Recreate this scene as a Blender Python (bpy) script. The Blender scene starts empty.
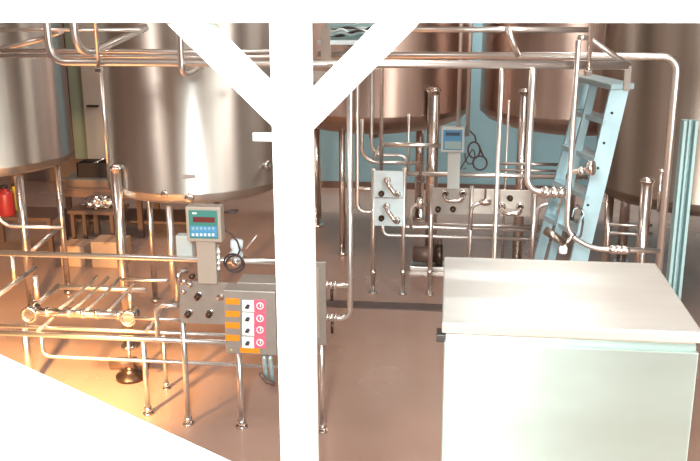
import bpy, bmesh, math, random
from mathutils import Vector, Matrix
random.seed(7)
C = bpy.context.scene.collection
SC = bpy.context.scene
R_ = math.radians

# ------------------------------------------------------------------ camera
H = 3.2
F, PX, PY = 900.0, 341.0, 221.5
PITCH, YAW, ROLL = R_(15.5), R_(7.0), R_(-0.35)
CM = Matrix.Rotation(YAW, 3, 'Z') @ Matrix.Rotation(math.pi/2 - PITCH, 3, 'X') @ Matrix.Rotation(ROLL, 3, 'Z')
cam_d = bpy.data.cameras.new('camera')
cam = bpy.data.objects.new('camera', cam_d)
C.objects.link(cam)
cam.matrix_world = Matrix.Translation((0, 0, H)) @ CM.to_4x4()
cam_d.sensor_width = 36
cam_d.sensor_fit = 'HORIZONTAL'
cam_d.lens = F*36/700
cam_d.shift_x = (350-PX)/700
cam_d.shift_y = -(230.5-PY)/700
cam_d.clip_start = 0.05
SC.camera = cam

def P(u, v, Y=None, Z=None):
    """world point where the sight line of a photo pixel meets the plane y=Y or z=Z"""
    d = CM @ Vector(((u-PX)/F, -(v-PY)/F, -1))
    t = Y/d.y if Y is not None else (Z-H)/d.z
    return Vector((0, 0, H)) + d*t
def run(px, Y, z0=None):
    """pixel path -> world path; 'h' keeps the height, 'v' keeps x; items (u, v, mode[, Y])"""
    out = []
    for it in px:
        y = it[3] if len(it) > 3 else Y
        q = P(it[0], it[1], Y=y)
        if out and it[2] == 'h': q.z = out[-1].z
        if out and it[2] == 'v': q.x = out[-1].x
        if out and it[2] == 'f': q.z = 0.0; q.x = out[-1].x
        out.append(q)
    return out

# ------------------------------------------------------------------ materials
MATS = {}
def mat(name, col, rough=0.5, metal=0.0, var=0.0, vscale=(4, 4, 4), rvar=0.0, aniso=0.0, emit=None, bump=0.0, col2=None, spec=0.5):
    m = bpy.data.materials.new(name); m.use_nodes = True
    nt = m.node_tree; b = nt.nodes['Principled BSDF']
    b.inputs['Base Color'].default_value = (*col, 1)
    b.inputs['Roughness'].default_value = rough
    b.inputs['Metallic'].default_value = metal
    b.inputs['Specular IOR Level'].default_value = spec
    if var or rvar or bump or col2:
        tc = nt.nodes.new('ShaderNodeTexCoord'); mp = nt.nodes.new('ShaderNodeMapping')
        mp.inputs['Scale'].default_value = vscale
        nt.links.new(tc.outputs['Object'], mp.inputs['Vector'])
        n = nt.nodes.new('ShaderNodeTexNoise'); n.inputs['Scale'].default_value = 1.0
        n.inputs['Detail'].default_value = 6
        nt.links.new(mp.outputs['Vector'], n.inputs['Vector'])
        if var or col2:
            r = nt.nodes.new('ShaderNodeValToRGB')
            c2 = col2 or tuple(min(1, c*(1+var)) for c in col)
            c1 = col if col2 else tuple(c*(1-var) for c in col)
            r.color_ramp.elements[0].position = .32; r.color_ramp.elements[1].position = .68
            r.color_ramp.elements[0].color = (*c1, 1); r.color_ramp.elements[1].color = (*c2, 1)
            nt.links.new(n.outputs['Fac'], r.inputs['Fac']); nt.links.new(r.outputs['Color'], b.inputs['Base Color'])
        if rvar:
            mr = nt.nodes.new('ShaderNodeMapRange')
            mr.inputs['From Min'].default_value = .3; mr.inputs['From Max'].default_value = .7
            mr.inputs['To Min'].default_value = max(.02, rough-rvar); mr.inputs['To Max'].default_value = rough+rvar
            nt.links.new(n.outputs['Fac'], mr.inputs['Value']); nt.links.new(mr.outputs['Result'], b.inputs['Roughness'])
        if bump:
            bp = nt.nodes.new('ShaderNodeBump'); bp.inputs['Strength'].default_value = bump; bp.inputs['Distance'].default_value = .01
            nt.links.new(n.outputs['Fac'], bp.inputs['Height']); nt.links.new(bp.outputs['Normal'], b.inputs['Normal'])
    if aniso:
        b.inputs['Anisotropic'].default_value = aniso
        b.inputs['Anisotropic Rotation'].default_value = .25
        tg = nt.nodes.new('ShaderNodeTangent'); tg.direction_type = 'RADIAL'; tg.axis = 'Z'
        nt.links.new(tg.outputs['Tangent'], b.inputs['Tangent'])
    if emit:
        b.inputs['Emission Color'].default_value = (*col, 1); b.inputs['Emission Strength'].default_value = emit
    MATS[name] = m
    return m
STEEL = mat('polished_steel', (.80, .74, .70), .22, 1)
PIPE = mat('pipe_steel', (.86, .83, .80), .33, 1)
TANK = mat('tank_steel', (.56, .53, .49), .38, 1, var=.07, vscale=(9, 9, .25), rvar=.05, aniso=.75)
TANKW = mat('copper_toned_steel', (.48, .36, .31), .36, 1, var=.10, vscale=(6, 6, .25), rvar=.05, aniso=.7)
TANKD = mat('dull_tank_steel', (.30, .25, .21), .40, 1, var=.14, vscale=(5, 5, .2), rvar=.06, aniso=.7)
SHEET = mat('sheet_steel', (.78, .72, .66), .38, 1, var=.05, vscale=(3, 3, 20))
PANEL = mat('matt_steel_panel', (.40, .355, .32), .42, .55, var=.05, vscale=(14, 14, 14))
PALE = mat('pale_satin_panel', (.74, .86, .90), .40, .05, var=.05, vscale=(12, 12, 12))
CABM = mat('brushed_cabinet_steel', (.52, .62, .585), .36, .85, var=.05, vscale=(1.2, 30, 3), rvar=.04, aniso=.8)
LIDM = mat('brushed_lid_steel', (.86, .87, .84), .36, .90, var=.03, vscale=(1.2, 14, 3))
WHITE = mat('white_paint', (.86, .90, .89), .42, 0, var=.02, vscale=(2, 2, 2))
HOUS = mat('beige_housing', (.40, .33, .275), .45, .1)
HOUS2 = mat('pale_grey_housing', (.52, .55, .53), .45, .1)
DARK = mat('dark_rubber', (.035, .025, .022), .5)
KNOB = mat('dark_bronze_knob', (.10, .065, .05), .3, .8)
CABLE = mat('black_cable', (.05, .03, .028), .5)
ORANGE = mat('orange_label', (.85, .25, .01), .5)
PINK = mat('pink_label', (.85, .12, .20), .5)
LABW = mat('white_label', (.85, .84, .82), .5)
TEALF = mat('teal_keypad', (.05, .20, .17), .45)
BLUEF = mat('blue_keypad', (.08, .27, .48), .4)
REDF = mat('dark_red_display', (.14, .03, .03), .25)
NAVY = mat('dark_display', (.06, .09, .14), .25)
FOIL = mat('crumpled_foil', (.85, .80, .76), .25, 1)
ALU = mat('pale_aluminium', (.36, .50, .55), .40, .45, var=.10, vscale=(5, 5, 5))
GALV = mat('galvanised_steel', (.42, .56, .58), .4, .5, var=.2, vscale=(20, 20, 20))
TEALP = mat('pale_teal_paint', (.30, .43, .43), .4)
REDP = mat('red_plastic', (.36, .03, .035), .4)
YEL = mat('yellow_plastic', (.75, .50, .05), .4)
WOOD = mat('brown_bench_top', (.32, .18, .12), .5, 0, var=.2, vscale=(4, 20, 20))
BROWN = mat('dark_brown_steel', (.16, .10, .08), .45, .3)
BOARD = mat('beige_board', (.62, .55, .47), .6)
GREENB = mat('pale_green_board', (.38, .46, .36), .6)
BOXB = mat('cardboard', (.42, .28, .20), .7)
WALLT = mat('teal_wall_paint', (.27, .44, .49), .6, 0, var=.04, vscale=(.8, .8, .8))
WALLB = mat('brown_wall_paint', (.25, .18, .155), .6, 0, var=.06, vscale=(.8, .8, .8))
CEIL = mat('ceiling_paint', (.40, .36, .34), .8)
DRAIN = mat('drain_channel_steel', (.16, .12, .11), .5, .4)

def floor_mat():
    m = mat('red_brown_floor', (.36, .23, .18), .24, 0, col2=(.42, .28, .225), vscale=(.7, .7, .7), rvar=.08)
    return m
FLOOR = floor_mat()

# ------------------------------------------------------------------ mesh helpers
def box(bm, c, s, rot=None):
    r = bmesh.ops.create_cube(bm, size=1)
    M = Matrix.Translation(c) @ (rot.to_4x4() if rot else Matrix.Identity(4)) @ Matrix.Diagonal((*s, 1))
    bmesh.ops.transform(bm, matrix=M, verts=r['verts'])
    return bm
def B(): return bmesh.new()
def bbox(a, b):
    """box between two corner points"""
    a, b = Vector(a), Vector(b)
    return box(B(), (a+b)/2, tuple(abs(k) for k in (b-a)))
def frame_for(d):
    d = d.normalized()
    a = Vector((0, 0, 1)) if abs(d.z) < .9 else Vector((1, 0, 0))
    x = d.cross(a).normalized(); y = d.cross(x).normalized()
    return x, y
def ring_loft(bm, rings, cap=True, smooth=True):
    n = len(rings[0])
    for a, b in zip(rings[:-1], rings[1:]):
        for i in range(n):
            f = bm.faces.new((a[i], a[(i+1) % n], b[(i+1) % n], b[i])); f.smooth = smooth
    if cap:
        bm.faces.new(list(reversed(rings[0]))); bm.faces.new(rings[-1])
def fillet(pts, r, n=6):
    pts = [Vector(p) for p in pts]
    out = [pts[0]]
    for i in range(1, len(pts)-1):
        a, b, c = pts[i-1], pts[i], pts[i+1]
        d1 = (a-b); d2 = (c-b)
        k = min(r, d1.length*.48, d2.length*.48)
        p0 = b + d1.normalized()*k; p2 = b + d2.normalized()*k
        for j in range(n+1):
            t = j/n
            # blend towards a circular arc: conic with weight cos(45deg)
            w = .75
            den = (1-t)**2 + 2*w*t*(1-t) + t*t
            out.append((p0*(1-t)**2 + b*2*w*t*(1-t) + p2*t*t)/den)
    out.append(pts[-1])
    return out
def tube(pts, r, bend=None, seg=14, bm=None):
    bm = bm or B()
    pts = fillet(pts, bend if bend is not None else r*3.2) if len(pts) > 2 else [Vector(p) for p in pts]
    q = [pts[0]]
    for p in pts[1:]:
        if (p-q[-1]).length > 1e-5: q.append(p)
    pts = q
    x, y = frame_for(pts[1]-pts[0]); prev = (pts[1]-pts[0]).normalized()
    rings = []
    for i, p in enumerate(pts):
        t = (pts[min(i+1, len(pts)-1)] - pts[max(i-1, 0)]).normalized()
        rot = prev.rotation_difference(t)
        x = (rot @ x); y = (rot @ y); prev = t
        rings.append([bm.verts.new(p + x*math.cos(2*math.pi*k/seg)*r + y*math.sin(2*math.pi*k/seg)*r) for k in range(seg)])
    ring_loft(bm, rings)
    return bm
def cyl(bm, p0, p1, r, seg=20, r1=None):
    p0, p1 = Vector(p0), Vector(p1)
    x, y = frame_for(p1-p0); r1 = r if r1 is None else r1
    rings = [[bm.verts.new(p + x*math.cos(2*math.pi*k/seg)*rr + y*math.sin(2*math.pi*k/seg)*rr) for k in range(seg)] for p, rr in ((p0, r), (p1, r1))]
    ring_loft(bm, rings)
    return bm
def lathe(bm, prof, c, seg=64, axis=None):
    """prof: (radius, height) pairs about the axis through c"""
    c = Vector(c); ax = Vector(axis or (0, 0, 1)).normalized(); x, y = frame_for(ax)
    rings = []
    for r, h in prof:
        if r < 1e-5: rings.append([bm.verts.new(c + ax*h)])
        else: rings.append([bm.verts.new(c + ax*h + x*math.cos(2*math.pi*k/seg)*r + y*math.sin(2*math.pi*k/seg)*r) for k in range(seg)])
    for a, b in zip(rings[:-1], rings[1:]):
        for i in range(seg):
            j = (i+1) % seg
            if len(a) == 1 and len(b) == 1: continue
            if len(a) == 1: f = bm.faces.new((a[0], b[j], b[i]))
            elif len(b) == 1: f = bm.faces.new((a[i], a[j], b[0]))
            else: f = bm.faces.new((a[i], a[j], b[j], b[i]))
            f.smooth = True
    return bm
def torus(bm, c, ax, Rr, r, seg=28, ms=8, arc=1.0):
    c = Vector(c); x, y = frame_for(Vector(ax)); n = Vector(ax).normalized()
    rings = []
    N = seg
    for i in range(N):
        a = 2*math.pi*arc*i/N
        d = x*math.cos(a) + y*math.sin(a)
        rings.append([bm.verts.new(c + d*(Rr + r*math.cos(2*math.pi*k/ms)) + n*r*math.sin(2*math.pi*k/ms)) for k in range(ms)])
    rings.append(rings[0])
    ring_loft(bm, rings, cap=False)
    return bm
def prism(poly, d):
    """poly: list of world points in a plane; extruded by vector d"""
    bm = B(); d = Vector(d)
    a = [bm.verts.new(Vector(p)) for p in poly]; b = [bm.verts.new(Vector(p)+d) for p in poly]
    n = len(a)
    bm.faces.new(a); bm.faces.new(list(reversed(b)))
    for i in range(n): bm.faces.new((a[i], b[i], b[(i+1) % n], a[(i+1) % n]))
    return bm

OFF = {}
def obj(name, bm, m, parent=None, bevel=0, label=None):
    bmesh.ops.recalc_face_normals(bm, faces=bm.faces[:])
    if parent is None:
        xs = [v.co for v in bm.verts]
        lo = Vector((min(v.x for v in xs), min(v.y for v in xs), min(v.z for v in xs)))
        hi = Vector((max(v.x for v in xs), max(v.y for v in xs), max(v.z for v in xs)))
        off = Vector(((lo.x+hi.x)/2, (lo.y+hi.y)/2, lo.z))
    else: off = OFF[parent.name]
    bmesh.ops.translate(bm, vec=-off, verts=bm.verts[:])
    me = bpy.data.meshes.new(name); bm.to_mesh(me); bm.free()
    o = bpy.data.objects.new(name, me); C.objects.link(o); me.materials.append(m)
    if parent: o.parent = parent
    else: o.location = off
    OFF[o.name] = off.copy()
    if bevel:
        md = o.modifiers.new('bevel', 'BEVEL'); md.width = bevel; md.segments = 2; md.limit_method = 'ANGLE'; md.angle_limit = R_(40)
    if label: o['label'] = label
    return o
def thing(name, label, cat, loc, group=None):
    o = bpy.data.objects.new(name, None); C.objects.link(o); o.location = loc; o.empty_display_size = .1
    o['label'] = label; o['category'] = cat
    if group: o['group'] = group
    OFF[o.name] = Vector(loc)
    return o
def tag(o, label, cat, group=None, kind=None):
    o['label'] = label; o['category'] = cat
    if group: o['group'] = group
    if kind: o['kind'] = kind
    return o
def struct(name, bm, m, bevel=0):
    o = obj(name, bm, m, None, bevel); o['kind'] = 'structure'; return o
def pbox(u0, v0, u1, v1, Y, depth):
    """upright box whose front face at y=Y spans a pixel rectangle"""
    a = P(u0, (v0+v1)/2, Y=Y); b = P(u1, (v0+v1)/2, Y=Y)
    t = P((u0+u1)/2, v0, Y=Y); d = P((u0+u1)/2, v1, Y=Y)
    return bbox((a.x, Y, d.z), (b.x, Y+depth, t.z))
def pipe(name, label, pts, r, cat='pipe', group=None, m=None, bend=None, clamps=(), flange=None):
    """a length of tube; clamps are fractions along segments (seg index, t)"""
    if not clamps:
        return tag(obj(name, tube(pts, r, bend), m or PIPE), label, cat, group)
    lo = min(pts, key=lambda p: p.z)
    t = thing(name, label, cat, lo, group)
    obj('tube', tube(pts, r, bend), m or PIPE, t)
    for i, k in clamps:
        a, b = Vector(pts[i]), Vector(pts[i+1]); d = (b-a).normalized(); c = a.lerp(b, k)
        bm = B()
        lathe(bm, [(r, -.035), (r*1.35, -.03), (r*1.75, -.012), (r*1.75, .012), (r*1.35, .03), (r, .035)], c, 20, d)
        obj('clamp_ferrule', bm, STEEL, t)
    return t

# ------------------------------------------------------------------ the room
XL, XR, YB, ZC, YF = -7.0, 4.6, 13.4, 5.0, -3.0
struct('floor', bbox((XL, YF, -.12), (XR, YB, 0)), FLOOR)
xs = P(300, 150, Y=YB).x
struct('wall_back', bbox((xs, YB, 0), (XR, YB+.15, ZC)), WALLT)
struct('wall_left_back', bbox((XL, YB, 0), (xs, YB+.15, ZC)), WALLB)
struct('wall_left', bbox((XL-.15, YF, 0), (XL, YB+.15, ZC)), WALLB)
struct('wall_right', bbox((XR, YF, 0), (XR+.15, YB+.15, ZC)), WALLB)
struct('wall_front', bbox((XL, YF-.15, 0), (XR, YF, ZC)), WALLB)
struct('ceiling', bbox((XL-.15, YF, ZC), (XR+.15, YB+.15, ZC+.12)), CEIL)
struct('baseboard_back', bbox((xs, YB-.03, 0), (XR, YB, .10)), BROWN)
# drain channel across the floor
a = P(326, 304, Z=0); b = P(452, 304, Z=0)
bm = bbox((a.x-.6, a.y-.09, -.01), (b.x+2.0, a.y+.09, .012))
for k in range(60):
    x = a.x-.55 + k*(b.x+2.5-a.x)/60
    box(bm, (x, a.y, .014), (.012, .15, .006))
struct('trim_1', bm, DRAIN)

# ------------------------------------------------------------------ white frame in the foreground
YP = 2.85
pl, pr = P(274, 220, Y=YP).x, P(310, 220, Y=YP).x
zb = P(300, 22.5, Y=YP).z
px = (pl+pr)/2; pw = pr-pl
fr = thing('steel_frame', 'white painted steel post with two diagonal braces under a white beam, right in front', 'frame', (px, YP+pw/2, 0))
bm = bbox((pl, YP, .012), (pr, YP+pw, zb)); obj('post', bm, WHITE, fr, .006)
obj('base_plate', bbox((pl-.09, YP-.09, 0), (pr+.09, YP+pw+.09, .014)), WHITE, fr)
bm = bbox((XL, YP-.02, zb), (XR, YP+pw+.02, zb+.34)); obj('beam', bm, WHITE, fr, .004)
def brace(uA, vA, uB, vB, wpx):
    yA = YP+pw*.2
    p0 = P(uA, vA, Y=yA); p1 = P(uB, vB, Y=yA)
    p0.y = p1.y = YP+pw/2
    d = (p1-p0); L = d.length
    ang = math.atan2(d.z, d.x)
    w = wpx*yA/F*1.03
    bm = box(B(), (p0+p1)/2, (L, pw*.6, w), Matrix.Rotation(-ang, 3, 'Y'))
    return bm
obj('brace', brace(174, 11, 288, 122.6, 29), WHITE, fr, .004)
obj('brace', brace(409.3, 11, 300, 122, 30), WHITE, fr, .004)
# stub plates bolted on the post
obj('bracket', pbox(253, 133, 275, 141, YP+.05, .01), WHITE, fr)

# low white stair wall at the lower left
YS = 2.15
q0 = P(-60, 357, Y=YS); q1 = P(230, 491, Y=YS)
bw = thing('stair_wall', 'white low stair wall with sloping top in the bottom left corner', 'stair wall', ((q0.x+q1.x)/2, YS+.06, 0))
obj('panel', prism([(q0.x, YS+.02, 0), (q1.x, YS+.02, 0), (q1.x, YS+.02, q1.z-.04), (q0.x, YS+.02, q0.z-.04)], (0, .10, 0)), WHITE, bw)
obj('coping', prism([(q0.x, YS, q0.z-.04), (q1.x, YS, q1.z-.04), (q1.x, YS, q1.z), (q0.x, YS, q0.z)], (0, .14, 0)), WHITE, bw, .008)

# ------------------------------------------------------------------ stainless cabinet
YC0 = 3.45
c0 = P(442, 323, Y=YC0); zt = c0.z
c1 = P(445, 257.5, Z=zt); c2 = P(655, 262, Z=zt)
xl, xr, yb = c0.x, c2.x, (c1.y+c2.y)/2
cb = thing('stainless_cabinet', 'large brushed stainless cabinet with a flat lid, standing at the right front', 'cabinet', ((xl+xr)/2, (YC0+yb)/2, 0))
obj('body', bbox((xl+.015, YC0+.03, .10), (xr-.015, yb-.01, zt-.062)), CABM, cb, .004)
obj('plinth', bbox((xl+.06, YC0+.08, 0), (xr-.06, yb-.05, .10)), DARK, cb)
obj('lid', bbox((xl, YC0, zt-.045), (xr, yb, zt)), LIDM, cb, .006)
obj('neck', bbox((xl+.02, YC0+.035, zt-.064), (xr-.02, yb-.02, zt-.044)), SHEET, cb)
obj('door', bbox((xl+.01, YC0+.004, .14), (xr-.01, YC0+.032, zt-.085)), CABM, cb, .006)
zl = P(442, 339, Y=YC0+.02).z
la = obj('latch', bbox((xl-.022, YC0+.03, zl-.02), (xl+.018, YC0+.11, zl+.014)), DARK, cb, .004)

# ------------------------------------------------------------------ tanks
def tank(name, label, cx, cy, R, zr, zt, m, dish=.18, legs=(), extras=None):
    t = thing(name, label, 'tank', (cx, cy, 0))
    bm = lathe(B(), [(R-.012, zr), (R, zr+.006), (R, zr+.05), (R+.004, zr+.055), (R+.004, zr+.07), (R, zr+.075), (R, zt-.05), (R-.03, zt), (R*.5, zt+.12), (0, zt+.16)], (cx, cy, 0), 96)
    obj('shell', bm, m, t)
    bm = lathe(B(), [(R-.012, zr+.004), (R*.93, zr-dish*.28), (R*.75, zr-dish*.62), (R*.45, zr-dish*.9), (.06, zr-dish), (.06, zr-dish-.10), (0, zr-dish-.10)], (cx, cy, 0), 96)
    obj('dished_bottom', bm, m, t)
    for (x, y, r, top, cut) in legs:
        bm = B(); cyl(bm, (x, y, .03), (x, y, top), r, 20)
        if cut:
            cyl(bm, (x, y, top), (x, y, top+.02), r*1.25, 20); cyl(bm, (x, y, top+.02), (x, y, top+.05), r*1.25, 20, r*.4)
        lg = obj('leg', bm, STEEL, t)
        obj('foot', cyl(B(), (x, y, 0), (x, y, .035), r*1.5, 20), STEEL, lg)
    return t
def fit(uc, ve, Y, R):
    """tank centre x and rim height from the lowest pixel of its rim"""
    f = P(uc, ve, Y=Y-R)
    c = P(uc, ve, Y=Y)
    return c.x, f.z

def radial(cx, cy, R, x, y, d):
    v = Vector((x-cx, y-cy)).normalized()*(R+d); return cx+v.x, cy+v.y
# tank by the post
Y2, R2 = 7.75, .80
cx, zr = fit(200, 202.5, Y2, R2)
def on_shell(cx, cy, R, u, v):
    """point of a tank's shell seen at a pixel, and its outward direction"""
    d = CM @ Vector(((u-PX)/F, -(v-PY)/F, -1))
    a = d.x*d.x+d.y*d.y; b = 2*(-cx*d.x-cy*d.y); c = cx*cx+cy*cy-R*R
    k = (-b-math.sqrt(max(0, b*b-4*a*c)))/(2*a); p = Vector((0, 0, H))+d*k
    return p, Vector((p.x-cx, p.y-cy, 0)).normalized()
lp, ln = on_shell(cx, Y2, R2, 121, 190); lp = lp+ln*.035
def U(u, v, Y): return P(u, v, Y=Y).x
t2 = tank('process_tank', 'silver vertical tank on legs directly left of the white post', cx, Y2, R2, zr, 3.9, TANK, .10,
     legs=[(lp.x, lp.y, .045, P(119, 169, Y=lp.y).z, True), (U(151, 230, Y2+.5), Y2+.5, .028, zr-.06, False),
           (U(292, 230, Y2+.1), Y2+.1, .045, P(118, 166, Y=Y2).z, True), (U(205, 230, Y2+.65), Y2+.65, .045, zr-.05, False)])
def nozzle(t, cx, cy, R, u, v, r, L, m=STEEL):
    p, n = on_shell(cx, cy, R, u, v)
    bm = lathe(B(), [(0, -.01), (r, -.01), (r, L*.6), (r*1.5, L*.62), (r*1.5, L), (r*.6, L), (0, L)], p, 18, n)
    obj('nozzle', bm, m, t)
nozzle(t2, cx, Y2, R2, 264, 164, .022, .05); nozzle(t2, cx, Y2, R2, 190, 197, .026, .05); nozzle(t2, cx, Y2, R2, 166, 193, .02, .04)
p, n = on_shell(cx, Y2, R2, 188, 176.5)
rot = Matrix.Rotation(math.atan2(n.y, n.x)+math.pi/2, 3, 'Z')
obj('nameplate', box(B(), p+n*.003, (.13, .006, .035), rot), PANEL, t2)
T2 = (cx, Y2, R2, zr)

Y1, R1 = 8.5, .82
cx, zr = fit(-8, 178, Y1, R1)
t1 = tank('process_tank', 'silver vertical tank cut off by the left edge of the picture', cx, Y1, R1, zr, 3.9, TANK, .10,
     legs=[(U(21, 200, Y1-.62), Y1-.62, .043, zr-.02, False), (U(59, 190, Y1-.1), Y1-.1, .03, P(58, 166, Y=Y1-.1).z, False), (U(-60, 200, Y1+.2), Y1+.2, .043, zr, False)])
T1 = (cx, Y1, R1, zr)
YA, RA = 10.9, 1.16
cx, zr = fit(374, 123.5, YA, RA)
tA = tank('process_tank', 'reddish steel tank in the back row behind the right brace', cx, YA, RA, zr, 4.0, TANKW, .26,
     legs=[(U(433, 130, YA-.98), YA-.98, .066, P(433, 91, Y=YA-.98).z, True), (U(342, 150, YA-.9), YA-.9, .035, zr+.02, False),
           (U(316, 150, YA+.3), YA+.3, .06, zr, False), (U(420, 150, YA+.8), YA+.8, .06, zr, False)])
TA = (cx, YA, RA, zr)
YBk, RB = 10.9, 1.12
cx, zr = fit(574, 126, YBk, RB)
tB = tank('process_tank', 'reddish steel tank in the back row behind the stepladder', cx, YBk, RB, zr, 4.0, TANKW, .24,
     legs=[(U(523, 130, YBk-1.0), YBk-1.0, .055, P(523, 92, Y=YBk-1.0).z, True), (U(630, 150, YBk-.9), YBk-.9, .055, zr+.1, True),
           (U(574, 150, YBk+.8), YBk+.8, .06, zr, False)])
TB = (cx, YBk, RB, zr)
YCk, RC = 8.75, .98
cx, zr = fit(697, 213, YCk, RC)
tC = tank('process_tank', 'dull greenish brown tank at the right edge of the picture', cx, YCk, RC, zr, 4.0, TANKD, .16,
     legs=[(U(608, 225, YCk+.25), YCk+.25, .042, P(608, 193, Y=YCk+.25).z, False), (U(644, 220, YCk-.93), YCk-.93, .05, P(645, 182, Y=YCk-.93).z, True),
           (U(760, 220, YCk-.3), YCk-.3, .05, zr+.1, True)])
bm = B(); x, y = U(658, 210, YCk-1.04), YCk-1.04
tube([(x, y, P(658, 212, Y=y).z), (x, y, P(659, 172, Y=y).z)], .012, bm=bm); cyl(bm, (x-.02, y, P(659, 172, Y=y).z), (x+.03, y, P(659, 170, Y=y).z), .02)
obj('sight_gauge', bm, STEEL, tC)

# ------------------------------------------------------------------ overhead pipework
YO = 6.0
pts = run([(45, 5, ''), (48, 62, 'v'), (628, 68, 'h')], YO); pts[0].z = ZC
zh = pts[1].z
main = pipe('overhead_pipe', 'long bright overhead pipe crossing the whole view, lowest of the overhead runs', pts, .0265, bend=.12)
pts = run([(-30, 50.5, ''), (272, 51, 'h')], YO+.55)
pipe('overhead_pipe', 'upper of two thin close overhead pipes at upper left behind the bright one', pts, .017)
pts = run([(-30, 55.5, ''), (283, 55, 'h')], YO+.5)
pipe('overhead_pipe', 'lower of two thin close overhead pipes at upper left behind the bright one', pts, .016)
pts = run([(-30, 29.5, ''), (140, 29, 'h')], YO+.5)
pipe('overhead_pipe', 'thin overhead pipe just under the white beam at upper left', pts, .014)
pts = run([(318, 55, ''), (678, 58.5, 'h'), (661, 320, 'f')], YO+.35)
pipe('overhead_pipe', 'overhead pipe behind the bright run, turning down beside the right tank to floor', pts, .026, bend=.10)
pts = run([(385, 29.5, ''), (592, 29.5, 'h')], YO+.55)
pipe('overhead_pipe', 'overhead pipe just under the white beam above the back tanks', pts, .02)
pts = run([(200, 48, ''), (272, 56, '', YO+.8)], YO+.4)
pipe('cross_pipe', 'short slanting pipe beside the left brace under the beam', pts, .022)
# bends at the upper left
q = P(72, 5, Y=YO+.25); pts = [Vector((q.x, q.y, ZC)), q, P(75, 42, Y=YO+.25), P(86, 55, Y=YO+.35), P(146, 27, Y=YO+.8)]
pipe('bent_pipe', 'thick bent pipe at upper left kicking up diagonally toward the right', pts, .03, bend=.12)
pts = [P(-20, 54, Y=YO+.56), P(42, 39, Y=YO+.64), P(62, 31, Y=YO+.5)]
pipe('cross_pipe', 'brown slanting pipe at far upper left above the left tank', pts, .02)
# hangers
def hanger(label, u, v0, v1, Y, r=.014):
    a = P(u, v1, Y=Y); t = thing('pipe_hanger', label, 'hanger', a, 'rods holding up the overhead pipes')
    top = a.copy(); top.z = ZC
    obj('rod', tube([a, top], r), STEEL, t)
    obj('clip', box(B(), a+Vector((0, 0, .0)), (.045, .05, .035)), STEEL, t, .004)
hanger('steel hanger rod with clip in front of the two left tanks', 99, 22, 70, YO-.045)
hanger('steel hanger rod with square foot beside the stepladder top', 588, 24, 73, YO-.045, .016)
q = P(181, 10, Y=YO-.04); pts = [Vector((q.x, q.y, ZC)), P(181.5, 72, Y=YO-.04), P(187, 75, Y=YO+.05), P(207, 63, Y=YO+.5)]
pipe('bent_pipe', 'drop pipe bending back in a vee above the tank left of the post', pts, .02, bend=.05)
pts = run([(102, 76, ''), (106, 160, 'v')], YO+.3)
pts = [P(101, 72, Y=YO+.02), P(105.5, 163, Y=YO+.02)]; pts[1].x = pts[0].x
pipe('drop_pipe', 'thin pale drop pipe hanging below the rod in front of the left tank gap', pts, .012)
pts = [P(507, 27, Y=YO+.3), P(518, 56, Y=YO+.33)]
pipe('cross_pipe', 'short pale slanting pipe between the overhead runs above the back tanks', pts, .022)
pts = [P(579, 38, Y=YO-.02), P(588, 37, Y=YO+.02), P(629, 66, Y=YO+.02)]
pipe('bent_pipe', 'bent pipe sloping down to the end of the bright run above the ladder', pts, .018)
# right side wall clamp
tag(obj('pipe_bracket', pbox(624, 66, 631, 91, YO+.024, .02), STEEL, None, .003), 'drilled steel bracket plate beside the stepladder top', 'bracket')

# cable tray
YT = 5.4
t = thing('cable_tray', 'galvanised cable tray with loose cables under the beam right of the post', 'cable tray', P(350, 42, Y=YT))
a = P(318, 41, Y=YT); b = P(392, 41, Y=YT)
bm = bbox((a.x, YT, a.z-.012), (b.x, YT+.4, a.z)); obj('tray_bottom', bm, GALV, t)
obj('side_rail', bbox((a.x, YT-.012, a.z-.02), (b.x, YT, a.z+.006)), PALE, t); obj('side_rail', bbox((a.x, YT+.4, a.z-.015), (b.x, YT+.412, a.z+.08)), TEALP, t)
for k in range(8):
    pp = [Vector((a.x+.02+(b.x-a.x)*j/8, YT+.05+.045*k+.02*math.sin(j+k), a.z+.02+.05*random.random())) for j in range(9)]
    obj('cable', tube(pp, .009, .04), (GALV, CABLE, PALE, TEALP)[k % 4], t)
obj('support_arm', pbox(321, 28, 330, 60, YT-.05, .035), SHEET, t)
obj('bolt', pbox(365, 42, 371, 50, YT+.05, .03), STEEL, t)
obj('bolt', pbox(344, 43, 348, 49, YT+.05, .03), STEEL, t)
# strip of the box beside the post
tag(obj('junction_box', pbox(312, 72, 326, 82, YO+.3, .05), SHEET, None, .004), 'small steel box beside the post just below the bright overhead pipe', 'box')

# ------------------------------------------------------------------ left manifold rack
YL = P(187, 424, Z=0).y
YL2 = P(165, 389, Z=0).y
def leg(t, u, vtop, Y, r=.02):
    f = P(u, 380, Y=Y); top = P(u, vtop, Y=Y).z
    # foot pixel decides x
    x = f.x
    lg = obj('leg', cyl(B(), (x, Y, .02), (x, Y, top), r, 16), PIPE, t)
    bm = cyl(B(), (x, Y, 0), (x, Y, .012), r*2, 18); cyl(bm, (x, Y, .012), (x, Y, .06), r*1.35, 16)
    obj('foot', bm, STEEL, lg)
rk = thing('pipe_rack', 'steel tube rack on slim legs at left below the tanks', 'rack', (P(150, 424, Z=0).x, YL, 0))
leg(rk, 186, 308, YL, .021); leg(rk, 240, 352, YL, .021); leg(rk, 322, 330, YL, .02)
leg(rk, 146, 338, YL+.12, .02); leg(rk, 166, 335, YL2, .015); leg(rk, 30, 325, YL2-.1, .03)
def hrail(t, name, u0, v0, u1, Y, r):
    a = P(u0, v0, Y=Y); b = P(u1, v0, Y=Y); b.z = a.z
    return obj(name, tube([a, b], r), PIPE, t)
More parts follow.
